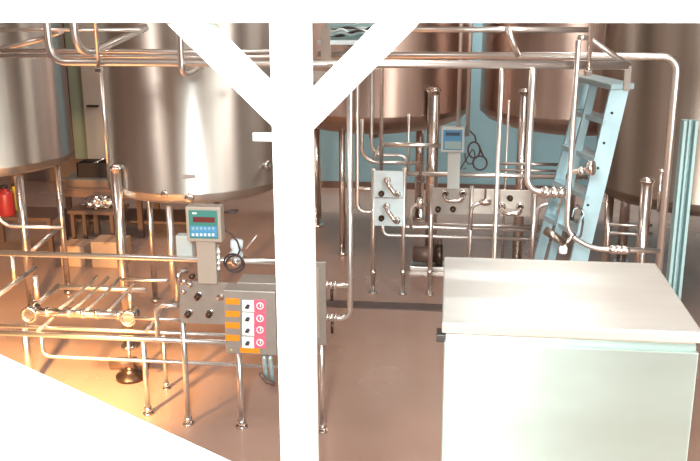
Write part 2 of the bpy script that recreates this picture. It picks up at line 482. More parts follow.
hrail(rk, 'rail', -40, 331, 282, YL, .02); hrail(rk, 'rail', -40, 324, 282, YL+.12, .014)
pts = run([(41, 334, ''), (43, 356, 'v'), (278, 364, 'h')], YL+.04)
obj('rail', tube(pts, .014, .06), PIPE, rk)
for u in (38, 146): 
    a = P(u, 331, Y=YL); obj('crossbar', tube([(a.x, YL, a.z), (a.x, YL2+.1, a.z)], .014), PIPE, rk)

pts = run([(-30, 252, ''), (196, 259.5, 'h')], YL+.15); pts.append(Vector((P(292, 262, Y=YL+.15).x, YL+.15, pts[0].z)))
pipe('service_pipe', 'long horizontal pipe passing behind the left display terminal', pts, .021)
# valve manifold body
mf = thing('valve_manifold', 'thick horizontal manifold pipe with round end clamps at left', 'manifold', P(85, 313, Y=YL+.25))
a = P(33, 311.5, Y=YL+.25); b = P(131, 311.5, Y=YL+.25); b.z = a.z
bm = B(); cyl(bm, a, b, .032, 24); obj('header', bm, STEEL, mf)
for k in (.15, .38, .52, .66, .88):
    c = a.lerp(b, k); obj('clamp', lathe(B(), [(.03, -.02), (.04, -.012), (.04, .012), (.03, .02)], c, 22, (1, 0, 0)), STEEL, mf)
for c in (a, b):
    bm = B(); cyl(bm, c+Vector((0, -.07, 0)), c+Vector((0, .05, 0)), .052, 28); torus(bm, c+Vector((0, -.07, 0)), (0, 1, 0), .052, .012)
    obj('end_clamp', bm, STEEL, mf)
c0_ = P(60, 287, Y=YL+.75); c1_ = P(146, 287, Y=YL+.75); c1_.z = c0_.z
pipe('service_pipe', 'bright short horizontal pipe behind the thick manifold at left', [c0_, c1_], .02)
a2 = P(30, 283, Y=YL+1.0); b2 = P(165, 285, Y=YL+1.0); b2.z = a2.z
for i, k in enumerate((.28, .42, .56, .78)):
    s = a.lerp(b, k); e = c0_.lerp(c1_, k+.05)
    e2 = e + (e-s)*.35
    lab = ('first', 'second', 'third', 'fourth')[i]
    pipe('branch_pipe', 'slanting branch pipe above the thick manifold, %s from the left' % lab, [s+Vector((0, .0, .03)), e+Vector((0, 0, .02)), e2+Vector((0, 0, .03))], .013, 'pipe', None, None, .03)
pipe('branch_pipe', 'long slanting brown pipe rising from the manifold left end', [P(33, 308, Y=YL+.3), P(58, 286, Y=YL+.9)], .02)
pipe('branch_pipe', 'pale slanting pipe at far left rising toward a tank leg', [P(-5, 297, Y=YL+.2), P(35, 268, Y=YL+.9)], .02)
pipe('branch_pipe', 'brown slanting pipe between the two legs of the left tank', [P(33, 250, Y=YL+1.5), P(60, 226, Y=YL+2.0)], .02)
pts = run([(-6, 205, ''), (2, 226, ''), (62, 227, 'h')], YL+1.6)
pipe('bent_pipe', 'thin bent pipe at far left crossing the tank legs', pts, .016, bend=.1)
for i, (u, v0, v1, Y, r, lab) in enumerate([(12, 256, 285, YL+.7, .018, 'short upright pipe at the far left under the long pipe'),
        (35, 276, 300, YL+.55, .02, 'short upright pipe above the manifold left end'),
        (169, 205, 300, YL+1.2, .03, 'upright pipe under the tank, left of the display terminal'),
        (130, 293, 308, YL+.25, .017, 'short upright stub above the manifold right end')]):
    p0, p1 = P(u, v0, Y=Y), P(u, v1, Y=Y); p1.x = p0.x
    pipe('riser_pipe', lab, [p0, p1], r)
pts = run([(142, 279.5, ''), (168, 280, 'h')], YL+.7)
pipe('service_pipe', 'short horizontal pipe low under the tank beside the manifold', [P(122, 279.5, Y=YL+.8), pts[-1]], .014)
# gooseneck up from rail
pts = run([(158, 340, ''), (157.5, 305, 'v'), (178, 304, 'h')], YL+.05)
pipe('gooseneck_pipe', 'small gooseneck pipe turning into the left valve plate', pts, .017, bend=.07)
pts = run([(103, 326, ''), (103, 320, 'v'), (120, 322, 'h')], YL+.1)
pts = [P(134, 318, Y=YL+.15), P(180, 320, Y=YL+.15)]; pts[1].z = pts[0].z
pipe('service_pipe', 'short horizontal pipe from the manifold to the valve plate', pts, .013)
# drain pump under the rack
c = P(131, 378, Z=0)
pm = thing('drain_pump', 'small dark pump on the floor under the left rack', 'pump', (c.x, c.y, 0))
bm = B(); lathe(bm, [(0, 0), (.12, 0), (.12, .03), (.07, .05), (.05, .09), (.05, .12), (0, .12)], (c.x, c.y, 0), 28); obj('pump_base', bm, KNOB, pm)
bm = cyl(B(), (c.x-.16, c.y, .12), (c.x+.05, c.y, .14), .05, 24); obj('motor', bm, BROWN, pm)
bm = cyl(B(), (c.x+.05, c.y, .14), (c.x+.16, c.y-.02, .14), .03, 20); torus(bm, (c.x+.15, c.y-.02, .14), (1, 0, 0), .045, .01); obj('outlet', bm, BROWN, pm)
zt_ = P(133, 338, Y=c.y).z
bm = cyl(B(), (c.x, c.y, .12), (c.x, c.y, zt_), .014, 14); obj('spindle', bm, PIPE, pm)

# valve plate with knobs
vp = thing('valve_plate', 'flat steel valve plate with dark knobs under the left display terminal', 'valve plate', P(204, 325, Y=YL-.05))
obj('plate', pbox(179.5, 282, 229, 324, YL-.04, .012), PANEL, vp, .003)
for u, v in ((199, 295), (189.5, 312.5), (210.5, 312.5)):
    p = P(u, v, Y=YL-.04)
    bm = lathe(B(), [(.016, 0), (.016, .012), (.021, .014), (.021, .045), (.016, .05), (0, .05)], p, 20, (-.15, -1, -.15)); obj('knob', bm, KNOB, vp)
    bm = lathe(B(), [(.027, 0), (.027, .008), (.02, .01)], p, 20, (0, -1, 0)); obj('collar', bm, STEEL, vp)
p = P(220.5, 297, Y=YL-.04)
obj('collar', lathe(B(), [(0, .012), (.016, .012), (.026, .008), (.026, 0)], p, 22, (0, -1, 0)), STEEL, vp)
# pneumatic valve left of the terminal
vv = thing('diaphragm_valve', 'cluster of small bright valve fittings left of the terminal column', 'valve', P(185, 290, Y=YL))
pts = run([(180, 305, ''), (179, 268, 'v'), (184, 270, '')], YL-.02); obj('tube', tube([P(178, 300, Y=YL-.03), P(178, 273, Y=YL-.03), P(186, 271, Y=YL+.05)], .02, .05), STEEL, vv)
for k, (u, v, r) in enumerate(((185, 281, .022), (191, 284, .02), (185, 291, .018), (193, 276, .02))):
    p = P(u, v, Y=YL-.05); obj('fitting', lathe(B(), [(0, .05), (r*.7, .05), (r, .035), (r, .012), (r*.7, 0), (r*.7, -.02)], p, 16, (0, -1, .2)), (STEEL, KNOB)[k == 3], vv)
tag(obj('junction_box', pbox(176, 236, 192, 258, YL+.172, .08), HOUS2, None, .005), 'grey junction box behind the left display terminal', 'box')

# display terminals
def terminal(label, u0, v0, u1, v1, Y, cu0, cu1, cv, hm, face, disp, keyb, panes):
    t = thing('display_terminal', label, 'display', P((cu0+cu1)/2, cv, Y=Y), 'display terminals on columns')
    w = P(u1, v0, Y=Y).x-P(u0, v0, Y=Y).x
    obj('housing', pbox(u0, v0, u1, v1, Y-.10, .10), hm, t, .008)
    du, dv = (u1-u0), (v1-v0)
    Yf = Y-.10
    def fr(a, b, c, d): return u0+du*a, v0+dv*b, u0+du*c, v0+dv*d
    k = obj('keypad', pbox(*fr(.09, .10, .90, .90), Yf-.004, .006), face, t)
    for (a, b_, c, d, m, nm) in panes:
        obj(nm, pbox(*fr(a, b_, c, d), Yf-.0065, .004), m, k)
    obj('column', pbox(cu0, v1-1, cu1, cv, Y-.07, .06), hm, t, .004)
    return t
tm = terminal('beige display terminal with red readout above the switch box at left', 186, 207, 221, 242, YL-.02, 197, 216, 284, HOUS, TEALF, REDF, BLUEF,
     [(.20, .29, .82, .44, REDF, 'readout'), (.13, .55, .88, .73, BLUEF, 'key_row'), (.13, .74, .88, .85, BLUEF, 'key_row'), (.18, .16, .30, .20, LABW, 'logo_mark')])
k = 0
for c_ in range(6):
    for r_ in range(2):
        a_ = .17+c_*.115; b_ = .58+r_*.18
        u0, v0, u1, v1 = 186+35*a_, 207+35*b_, 186+35*(a_+.06), 207+35*(b_+.07)
        obj('key', pbox(u0, v0, u1, v1, YL-.130, .005), LABW if r_ else TEALP, tm)
# gland strip to the right of the column
gs = thing('gland_strip', 'pale strip of hose glands fixed right of the left terminal column', 'gland strip', P(216, 281, Y=YL))
obj('strip', pbox(212, 246, 219, 281, YL, .03), SHEET, gs)
for v in (250, 255.5, 261, 266.5):
    p = P(217, v, Y=YL); obj('gland', lathe(B(), [(.014, -.01), (.016, .0), (.016, .03), (.01, .035), (.01, .06), (0, .06)], p, 14, (.5, -1, 0)), LABW, gs)
# solenoid valve behind with cable loops
sv = thing('solenoid_valve', 'whitish valve head on the long pipe right of the left terminal', 'valve', P(236, 262, Y=YL+.15))
p = P(236, 260, Y=YL+.15)
obj('bonnet', lathe(B(), [(.03, 0), (.045, .02), (.05, .05), (.03, .08), (.045, .10), (.045, .15), (0, .16)], p, 22, (.1, -.1, 1)), PALE, sv)
obj('valve_body', lathe(B(), [(.03, -.06), (.034, -.03), (.05, -.02), (.05, .02), (.034, .03), (.03, .06)], p, 22, (1, 0, 0)), STEEL, sv)
pipe('probe_rod', 'thin pale rod slanting up from the valve right of the left terminal', [P(246, 249, Y=YL+.1), P(257, 235, Y=YL+.1)], .006, 'rod')
def coil(name, label, loops, lead, Y, r, m=CABLE):
    pts = [P(*q, Y=Y+.02*math.sin(i)) for i, q in enumerate(lead)]
    for (u, v, ru, rv, a0, a1) in loops:
        n = 22
        for i in range(n+1):
            a = R_(a0+(a1-a0)*i/n)
            pts.append(P(u+ru*math.cos(a), v+rv*math.sin(a), Y=Y-.03*i/n))
    return tag(obj(name, tube(pts, r, .0, 8), m), label, 'cable')
coil('coiled_cable', 'dark coiled cable beside the left display terminal', [(233, 262, 9, 8, -60, 330), (235, 264, 9, 8.5, -20, 360)], [(222, 229), (230, 233), (237, 241), (240, 250)], YL-.02, .007)
coil('coiled_cable', 'short dark lead at the top right of the left terminal', [], [(221, 213), (231, 210.5), (238, 210), (236, 212), (224, 212.5)], YL+.02, .008)

# switch box
sb = thing('switch_box', 'steel switch box with orange, white and pink labels at left of the post', 'switch box', P(250, 355, Y=YL-.2))
Yq = YL-.22
bm = pbox(224.5, 291, 276, 354.5, Yq, .16); obj('enclosure', bm, PANEL, sb, .006)
a = P(229, 291, Y=Yq); b = P(278, 291, Y=Yq)
zz = a.z
obj('rear_shelf', bbox((a.x+.02, Yq+.15, zz-.02), (b.x+.01, Yq+.34, zz+.01)), PANEL, sb, .004)
for v in (301.5, 314, 325.5, 338):
    obj('orange_tag', pbox(225.5, v-2.9, 239.5, v+2.9, Yq-.004, .006), ORANGE, sb, label='orange label strip')
obj('orange_tag', pbox(240, 347.8, 259.5, 353, Yq-.004, .006), ORANGE, sb, label='orange label strip')
for v in (306, 318.5, 330, 342.5):
    obj('white_plate', pbox(242.2, v-5.6, 254, v+5.6, Yq-.005, .007), LABW, sb, label='white square switch plate')
    p = P(248, v, Y=Yq-.005); bm = lathe(B(), [(.013, 0), (.013, .02), (.008, .03), (0, .03)], p, 16, (0, -1, 0)); box(bm, p+Vector((0, -.026, 0)), (.024, .022, .010)); obj('switch', bm, DARK, sb, label='black rotary switch')
    pk = obj('pink_plate', pbox(254, v-5.8, 265.8, v+5.8, Yq-.005, .007), PINK, sb, label='pink square plate with a white ring')
    p = P(260, v, Y=Yq-.008); bm = torus(B(), p, (0, 1, 0), .022, .004, 26, 6); box(bm, p+Vector((.004, 0, .008)), (.007, .006, .03)); obj('ring_mark', bm, LABW, pk)
p = P(231.5, 350, Y=Yq); obj('screw', lathe(B(), [(.007, 0), (.007, .004), (0, .005)], p, 12, (0, -1, 0)), YEL, sb)
for i, (u, v, lab) in enumerate(((266, 378, 'left'), (272, 380, 'right'))):
    pts = [P(u-2, 354, Y=YL-.1), P(u-1, 366, Y=YL-.1), P(u+1, v+5, Y=YL-.06)]
    pipe('grey_hose', 'grey hose hanging below the switch box, %s of the pair' % lab, pts, .016, 'hose', None, GALV, .05)
tag(obj('hose_nozzle', tube([P(260, 373, Y=YL-.1), P(265, 381, Y=YL-.1), P(275, 384.5, Y=YL-.08)], .014, .03), BROWN), 'dark curved nozzle below the hanging grey hoses', 'nozzle')

# panel right of the post
ep = thing('valve_plate', 'narrow steel plate end showing just right of the white post', 'valve plate', P(320, 332, Y=YL))
obj('plate', pbox(300, 262, 326, 345, YL-.03, .03), PANEL, ep, .003)
obj('trim_strip', pbox(315, 268, 319, 338, YL-.036, .008), SHEET, ep)
pts = run([(349.5, 66, ''), (349, 318.5, 'v'), (322, 319, 'h')], YL); 
pts[2].z = pts[1].z
rp = thing('riser_pipe', 'tall pale pipe dropping beside the post and hooking into the valve plate', 'pipe', pts[1])
obj('tube', tube(pts, .02, .08), PIPE, rp)
a = P(347, 285.5, Y=YL); b = P(325, 285.5, Y=YL); b.z = a.z; a.x = pts[0].x
obj('branch', tube([a, b], .018), PIPE, rp)
for z in (a.z, pts[1].z):
    for du in (327, 331, 335):
        c = Vector((P(du, 300, Y=YL).x, YL, z)); obj('clamp_ferrule', lathe(B(), [(.018, -.014), (.03, -.008), (.03, .008), (.018, .014)], c, 18, (1, 0, 0)), STEEL, rp)
    c = Vector((P(332, 300, Y=YL).x, YL-.01, z)); obj('drain_stem', cyl(B(), c+Vector((0, 0, -.03)), c+Vector((0, 0, -.11)), .010, 12), KNOB, rp)

# ------------------------------------------------------------------ rear manifold rack
YR = P(404, 294, Z=0).y
rr = thing('pipe_rack', 'slim steel tube rack on the floor below the back row tanks', 'rack', (P(404, 294, Z=0).x, YR, 0))
def rleg(u, vtop, r=.022, vb=272):
    x = P(u, vb, Y=YR).x; top = P(u, vtop, Y=YR).z
    lg = obj('leg', cyl(B(), (x, YR, .0), (x, YR, top), r, 16), PIPE, rr)
    z = P(u, 272, Y=YR).z
    obj('leg_collar', lathe(B(), [(r, z-.03), (r*1.3, z-.025), (r*1.3, z+.02), (r, z+.025)], (x, YR, 0), 16), STEEL, lg)
    obj('foot', cyl(B(), (x, YR, 0), (x, YR, .015), r*2, 16), STEEL, lg)
rleg(373, 168); rleg(403, 168); rleg(430, 185); rleg(469, 186); rleg(531, 190)
pts = run([(398, 212, ''), (400, 226.5, ''), (552, 231, 'h')], YR+.05); obj('rail', tube(pts, .018, .08), PIPE, rr)
pts = run([(414, 223.5, ''), (552, 228, 'h')], YR+.15); obj('rail', tube(pts, .016), PIPE, rr)
pts = run([(383, 222, ''), (383, 235, 'v'), (552, 240, 'h')], YR+.02); obj('rail', tube(pts, .018, .08), PIPE, rr)

def flow_plate(label, u0, v0, u1, v1, m, knobs, bends, Y=None):
    Y = Y or YR-.04
    t = thing('flow_plate', label, 'valve plate', P((u0+u1)/2, v1, Y=Y), 'flow plates on the rear rack')
    obj('plate', pbox(u0, v0, u1, v1, Y, .015), m, t, .003)
    for u, v in knobs:
        p = P(u, v, Y=Y); obj('knob', lathe(B(), [(.03, 0), (.03, .012), (.024, .014), (.024, .05), (0, .055)], p, 18, (0, -1, 0)), KNOB, t)
    for (ua, va, ub, vb, sag) in bends:
        a = P(ua, va, Y=Y); b = P(ub, vb, Y=Y); o = Vector((0, -.11, -sag))
        obj('swing_bend', tube([a, a+o, b+o, b], .022, .06), STEEL, t)
        for c in (a, b): obj('union', lathe(B(), [(.036, -.005), (.036, .03), (.022, .034)], c, 18, (0, -1, 0)), STEEL, t)
    return t
flow_plate('upper pale flow plate on the rear rack, right of the tall pipe', 373.5, 171, 403, 197.5, PALE, [(381.5, 193.5)], [(387.5, 180, 397, 193.5, 0)])
flow_plate('lower pale flow plate on the rear rack, right of the tall pipe', 373.5, 198.5, 403, 226, PALE, [(381.5, 218)], [(387, 206, 397, 220, 0)])
flow_plate('grey flow plate with two knobs below the small blue display', 431.5, 188, 468, 214.5, PANEL, [(438, 209), (453, 209)], [(445, 193, 463, 193, .05)])
flow_plate('grey flow plate on the rear rack nearest the stepladder', 500, 190, 531, 216.5, SHEET, [(510, 198)], [(502, 206, 520, 206, .05)])
tag(obj('backing_sheet', pbox(468, 189, 500, 214, YR+.02, .012), SHEET, None, .003), 'plain grey backing sheet between the two right flow plates', 'panel')
terminal('small blue display terminal on a column on the rear rack', 441, 127.5, 464.5, 152.5, YR-.03, 447.5, 460, 189, HOUS2, BLUEF, NAVY, BLUEF,
     [(.20, .20, .80, .33, NAVY, 'readout'), (.16, .56, .86, .86, TEALP, 'key_row')])
coil('coiled_cable', 'dark coiled cable hanging beside the small blue display', [(474, 150, 6, 8, -80, 330), (480, 163, 7, 7, -60, 320)], [(464.5, 133), (470, 131), (475, 136), (476, 143)], YR, .009)
coil('coiled_cable', 'thin loop of cable left of the coil by the small blue display', [(470, 156, 5, 8, -60, 200)], [(466, 168), (460, 169.5)], YR+.05, .006)
# pipes of the rear rack
def rp_(label, px, r, Y=None, bend=None, name='service_pipe', clamps=()):
    return pipe(name, label, run(px, Y or YR+.06), r, bend=bend, clamps=clamps)
rp_('horizontal pipe from the upper pale flow plate past the display column to the ladder', [(403, 173.5, ''), (588, 174, 'h')], .024)
rp_('pinkish horizontal pipe left of the small blue display', [(384, 144.5, ''), (441, 146, 'h')], .024, YR+.10)
rp_('thin tall pipe hooking left of the pale flow plates, leftmost of its group', [(357, -140, ''), (357, 211.5, 'v'), (374, 212, 'h')], .02, YR+.02, .12, 'riser_pipe')
rp_('short stub pipe joining the leftmost tall pipe to the upper flow plate', [(357, 188.5, ''), (374, 189, 'h')], .018, YR+.02)
rp_('bent pipe curling below the first back tank toward the right', [(362, 119, ''), (362, 162, 'v'), (424, 163, 'h')], .02, YR+.4, .16, 'bent_pipe')
rp_('tall thin drop pipe ending in a small u bend above the pale flow plates', [(372.5, -140, ''), (373, 155, 'v'), (407, 155, 'h'), (407, 172, 'v')], .017, YR+.2, .12, 'riser_pipe')
rp_('tall thin pipe dropping straight to the top of the pale flow plates', [(383, -140, ''), (383, 172, 'v')], .019, YR+.04, None, 'riser_pipe')
rp_('thin pipe in front of the reddish tank ending at the pinkish pipe', [(409, 114, ''), (409, 172, 'v')], .014, YR+.16, None, 'riser_pipe')
rp_('small arch pipe between the pale and grey flow plates', [(411, 228, ''), (411, 204, 'v'), (427, 203, 'h')], .018, YR-.02, .12, 'gooseneck_pipe')
rp_('small arch pipe left of the grey plate nearest the ladder', [(470.5, 230, ''), (471, 203, 'v'), (490, 202, 'h')], .018, YR-.02, .12, 'gooseneck_pipe')
rp_('small arch pipe at the rear rack end beside the ladder foot', [(536.5, 232, ''), (537, 204, 'v'), (556, 203, 'h')], .018, YR-.02, .12, 'gooseneck_pipe')
rp_('looped pipe with a bright end just above the upper pale flow plate', [(374, 160, ''), (377, 149, ''), (384, 144.5, '')], .018, YR+.1, .05, 'bent_pipe')
# hand valve (dark, upright) between flow plates
hv = thing('hand_valve', 'dark upright hand valve between pale and grey flow plates', 'valve', P(420, 203, Y=YR-.03))
p0 = P(420, 203, Y=YR-.03); p1 = P(420, 153, Y=YR-.03); p1.x = p0.x
obj('stem', tube([p0, p1], .012), BROWN, hv); 
zc = P(420, 178, Y=YR-.03).z
obj('handwheel', torus(B(), (p0.x, YR-.06, zc), (0, 1, 0), .035, .01), BROWN, hv)
obj('valve_body', lathe(B(), [(.02, -.06), (.035, -.05), (.045, 0), (.035, .05), (.02, .06)], p0, 18, (0, 0, 1)), STEEL, hv)
hv = thing('hand_valve', 'small valve with bright handle above the backing sheet', 'valve', P(484, 202, Y=YR-.03))
p0 = P(485, 202, Y=YR-.03)
obj('valve_body', lathe(B(), [(.018, -.06), (.03, -.05), (.04, 0), (.03, .05), (.018, .06)], p0, 18, (1, 0, 0)), STEEL, hv)
obj('stem', tube([p0, p0+Vector((0, 0, .13))], .01), BROWN, hv)
# dark pump below rear rack
c = P(428, 268, Z=0)
pm = thing('floor_pump', 'dark pump on the floor behind the rear rack legs', 'pump', (c.x, c.y, 0))
obj('base', bbox((c.x-.2, c.y-.12, 0), (c.x+.2, c.y+.12, .05)), SHEET, pm, .005)
obj('motor', cyl(B(), (c.x-.17, c.y, .16), (c.x+.08, c.y, .16), .09, 24), BROWN, pm)
obj('volute', cyl(B(), (c.x+.08, c.y, .16), (c.x+.16, c.y, .16), .12, 24), KNOB, pm)
obj('outlet', cyl(B(), (c.x+.12, c.y, .26), (c.x+.12, c.y, .34), .03, 18), BROWN, pm)
# droppers left of the second back tank
for u, lab in ((466, 'left'), (476, 'right')):
    rp_('%s one of two thin upright pipes in the gap between the back tanks' % lab, [(u, -140, ''), (u, 136, 'v')], .02, YR-.1, None, 'riser_pipe')
rp_('thin teal upright pipe under the second back tank', [(509, 100, ''), (509, 262, 'f')], .014, YR+1.0, None, 'riser_pipe')
rp_('dark thin horizontal pipe low under the second back tank', [(500, 163.5, ''), (560, 164.5, 'h')], .016, YR+.9)
rp_('dark thin horizontal pipe below the first, under the second back tank', [(500, 170, ''), (560, 170.5, 'h')], .014, YR+.8)

# ------------------------------------------------------------------ right hand pipework
pts = run([(502, 66, ''), (499, 262, 'v')], YO); pts[1].z = .0
pipe('riser_pipe', 'bright upright pipe dropping from the overhead run to behind the cabinet', pts, .0155)
pts = run([(533, 66, ''), (532.5, 192, 'v'), (572, 193.5, 'h')], YO)
pipe('drop_pipe', 'thick pipe dropping from the overhead run and elbowing right with clamps', pts, .0225, bend=.10, clamps=((1, .42), (1, .60), (1, .76)))
pts = run([(578.5, 40, ''), (575, 233, 'v'), (592, 249, ''), (660, 251, 'h')], YO-.06)
pipe('drop_pipe', 'upright pipe in front of the ladder kinking into a clamped horizontal run', pts, .0175, bend=.08, clamps=((2, .32), (2, .40), (2, .48)))
pts = run([(572, 172, ''), (585, 171, 'h')], YO-.06); 
gv = thing('ball_valve', 'pale flanged valve stub on the upright pipe before the ladder', 'valve', P(585, 172, Y=YO-.06))
a = P(573, 172, Y=YO-.06); b = P(590, 169, Y=YO-.06)
obj('stub', tube([a, b], .016), PIPE, gv)
obj('flange', lathe(B(), [(0, -.02), (.045, -.02), (.05, -.012), (.05, .012), (.045, .02), (0, .02)], P(591, 168, Y=YO-.06), 24, (1, -.5, .1)), STEEL, gv)
obj('ferrule', lathe(B(), [(.016, -.02), (.03, -.012), (.03, .012), (.016, .02)], P(581, 171, Y=YO-.06), 20, (1, 0, .1)), STEEL, gv)
fv = thing('sampling_valve', 'brown angled valve handle with white knob just above the cabinet', 'valve', P(563, 250, Y=YO-.1))
obj('handle', tube([P(545, 230, Y=YO-.1), P(564, 243, Y=YO-.1)], .028), TANKD, fv)
obj('knob', lathe(B(), [(0, .03), (.02, .03), (.028, .015), (.028, -.02), (0, -.03)], P(563, 250, Y=YO-.1), 18, (0, 0, 1)), LABW, fv)
obj('stem', tube([P(563, 246, Y=YO-.1), P(575, 234, Y=YO-.06)], .012), STEEL, fv)
coil('coiled_cable', 'dark cable looping down the near rail of the stepladder', [], [(577, 205), (582, 210), (583, 222), (581, 235), (578, 239)], YO+.05, .008)
coil('coiled_cable', 'thin grey cable loop in front of the stepladder', [], [(572, 217), (574, 209), (580, 207), (584, 214), (580, 222)], YO+.05, .005, GALV)
pts = run([(612, 225, ''), (640, 226, 'h')], YCk-.5)
rp_('thin horizontal pipe between the right tank legs, upper of two', [(609, 224.5, ''), (652, 225.5, 'h')], .015, YCk-.2)
rp_('thin horizontal pipe between the right tank legs, lower of two', [(609, 233, ''), (652, 234, 'h')], .018, YCk-.2)
# teal column at the right edge
YK = 6.6
a = P(671, 240, Y=YK); b = P(685, 240, Y=YK); zt2 = P(680, 120, Y=YK).z
kk = thing('steel_column', 'pale teal channel column at the right edge behind the cabinet', 'column', ((a.x+b.x)/2, YK, 0))
obj('web', bbox((a.x, YK+.03, 0), (b.x, YK+.045, zt2)), GALV, kk)
obj('flange', bbox((a.x, YK-.05, 0), (a.x+.02, YK+.03, zt2)), TEALP, kk); obj('flange', bbox((b.x-.02, YK-.05, 0), (b.x, YK+.03, zt2)), TEALP, kk)
obj('lip', bbox((a.x+.045, YK-.01, 0), (a.x+.06, YK+.03, zt2)), TEALP, kk)

# ------------------------------------------------------------------ stepladder
YD = 6.55
A0 = P(621, 84, Y=YD); A1 = P(580, 257, Y=YD)          # near right rail (front flange towards us)
ld = thing('stepladder', 'tall pale aluminium stepladder standing behind the cabinet', 'ladder', (P(575, 300, Y=YD).x, YD+.5, 0))
dr = (A1-A0).normalized()
k = (A0.z-0)/(-dr.z)
foot = A0+dr*k
nx = Vector((0, 1, 0)); side = dr.cross(nx).normalized()
def beam_rect(p0, p1, w, d, y=Vector((0, 1, 0))):
    dv = (p1-p0).normalized(); s = dv.cross(y).normalized(); t = s.cross(dv).normalized()
    rot = Matrix((s, t, dv)).transposed()
    return box(B(), (p0+p1)/2, (w, d, (p1-p0).length), rot)
def rail(p0, p1, w, d, dx=0):
    """channel section: web plus two flanges"""
    bm = beam_rect(p0, p1, w, .006)
    dv = (p1-p0).normalized(); s = dv.cross(Vector((0, 1, 0))).normalized()
    for sg in (-1, 1):
        o = s*sg*(w/2-.004) + Vector((0, d/2, 0))
        b2 = beam_rect(p0+o, p1+o, .008, d)
        me = bpy.data.meshes.new('tmp'); b2.to_mesh(me); bm.from_mesh(me); bpy.data.meshes.remove(me); b2.free()
    return bm
near = obj('front_rail', rail(A0, foot, .125, .05), ALU, ld)
# far front rail: deeper in the room
depth = Vector((-.18, .55, 0))
B0 = P(586, 80, Y=YD+.5); B1 = P(540, 255, Y=YD+.55)
dB = (B1-B0).normalized(); fB = B0+dB*(B0.z/(-dB.z))
obj('front_rail', rail(B0, fB, .075, .05), ALU, ld)
# rear legs
C0 = P(594, 86, Y=YD+.25); C1 = P(553, 254, Y=YD+.28)
dC = (C1-C0).normalized(); fC = C0+dC*(C0.z/(-dC.z)); obj('rear_leg', rail(C0, fC, .055, .04), ALU, ld)
# treads between front rails
zt0 = A0.z
for i, vv_ in enumerate((122, 160, 198, 236)):
    z = P(600, vv_, Y=YD).z
    ka = (A0.z-z)/(-dr.z); kb = (B0.z-z)/(-dB.z)
    pa = A0+dr*ka; pb = B0+dB*kb
    m_ = (pa+pb)/2; ang = math.atan2((pb-pa).y, (pb-pa).x)
    bm = box(B(), m_, ((pb-pa).length-.02, .13, .035), Matrix.Rotation(ang, 3, 'Z')); obj('tread', bm, ALU, ld)
m_ = (A0+B0)/2; ang = math.atan2((B0-A0).y, (B0-A0).x)
obj('top_cap', box(B(), m_+Vector((0, 0, .0)), ((B0-A0).length+.06, .18, .045), Matrix.Rotation(ang, 3, 'Z')), ALU, ld, .008)
for (u, v) in ((612, 113), (604, 143), (598, 168), (588, 205)):
    p = P(u, v, Y=YD-.004); obj('rivet', lathe(B(), [(.010, 0), (.009, .006), (0, .008)], p, 12, (0, -1, 0)), DARK, ld)

# ------------------------------------------------------------------ background at the left
YW = 10.4
a = P(62, 189, Y=YW); b = P(205, 189, Y=YW)
wb = thing('work_bench', 'brown work bench against the far left side between two tanks', 'bench', ((a.x+b.x)/2, YW+.35, 0))
obj('bench_top', bbox((a.x, YW, a.z-.10), (b.x, YW+.75, a.z)), WOOD, wb, .004)
for x in (a.x+.05, P(96, 230, Y=YW).x, P(140, 230, Y=YW).x, b.x-.05):
    for y in (YW+.05, YW+.70): obj('leg', bbox((x-.03, y-.03, 0), (x+.03, y+.03, a.z-.10)), BROWN, wb)
obj('lower_shelf', bbox((a.x+.02, YW+.08, .18), (b.x-.02, YW+.68, .21)), BROWN, wb)
zt_ = a.z
p = P(89, 178, Y=YW+.2)
tr = thing('mesh_tray', 'woven brown mesh tray lying on the work bench', 'tray', (p.x, YW+.3, zt_))
a3 = P(64, 180, Y=YW+.15); b3 = P(114, 180, Y=YW+.15)
obj('tray_body', bbox((a3.x, YW+.12, zt_), (b3.x, YW+.55, zt_+.09)), BOXB, tr, .004)
bm = B()
for i in range(22): box(bm, (a3.x+(i+.5)*(b3.x-a3.x)/22, YW+.115, zt_+.045), (.012, .01, .085), Matrix.Rotation(R_(30), 3, 'Y'))
obj('weave', bm, WOOD, tr)
obj('rim', bbox((a3.x-.01, YW+.11, zt_+.085), (b3.x+.01, YW+.56, zt_+.10)), PANEL, tr)
cr = thing('parts_crate', 'dark crate of parts on the mesh tray between the tanks', 'crate', (P(92, 165, Y=YW+.3).x, YW+.35, zt_+.10))
a3 = P(77, 160, Y=YW+.25); b3 = P(108, 160, Y=YW+.25)
bm = bbox((a3.x, YW+.22, zt_+.10), (b3.x, YW+.50, zt_+.115)); 
for s_ in ((a3.x, YW+.22, b3.x, YW+.235), (a3.x, YW+.485, b3.x, YW+.5), (a3.x, YW+.22, a3.x+.015, YW+.5), (b3.x-.015, YW+.22, b3.x, YW+.5)):
    box(bm, ((s_[0]+s_[2])/2, (s_[1]+s_[3])/2, zt_+.20), (abs(s_[2]-s_[0]), abs(s_[3]-s_[1]), .17))
obj('crate_body', bm, DARK, cr)
obj('rod', tube([(a3.x+.02, YW+.3, zt_+.2), (b3.x-.05, YW+.4, zt_+.33)], .014), STEEL, cr)
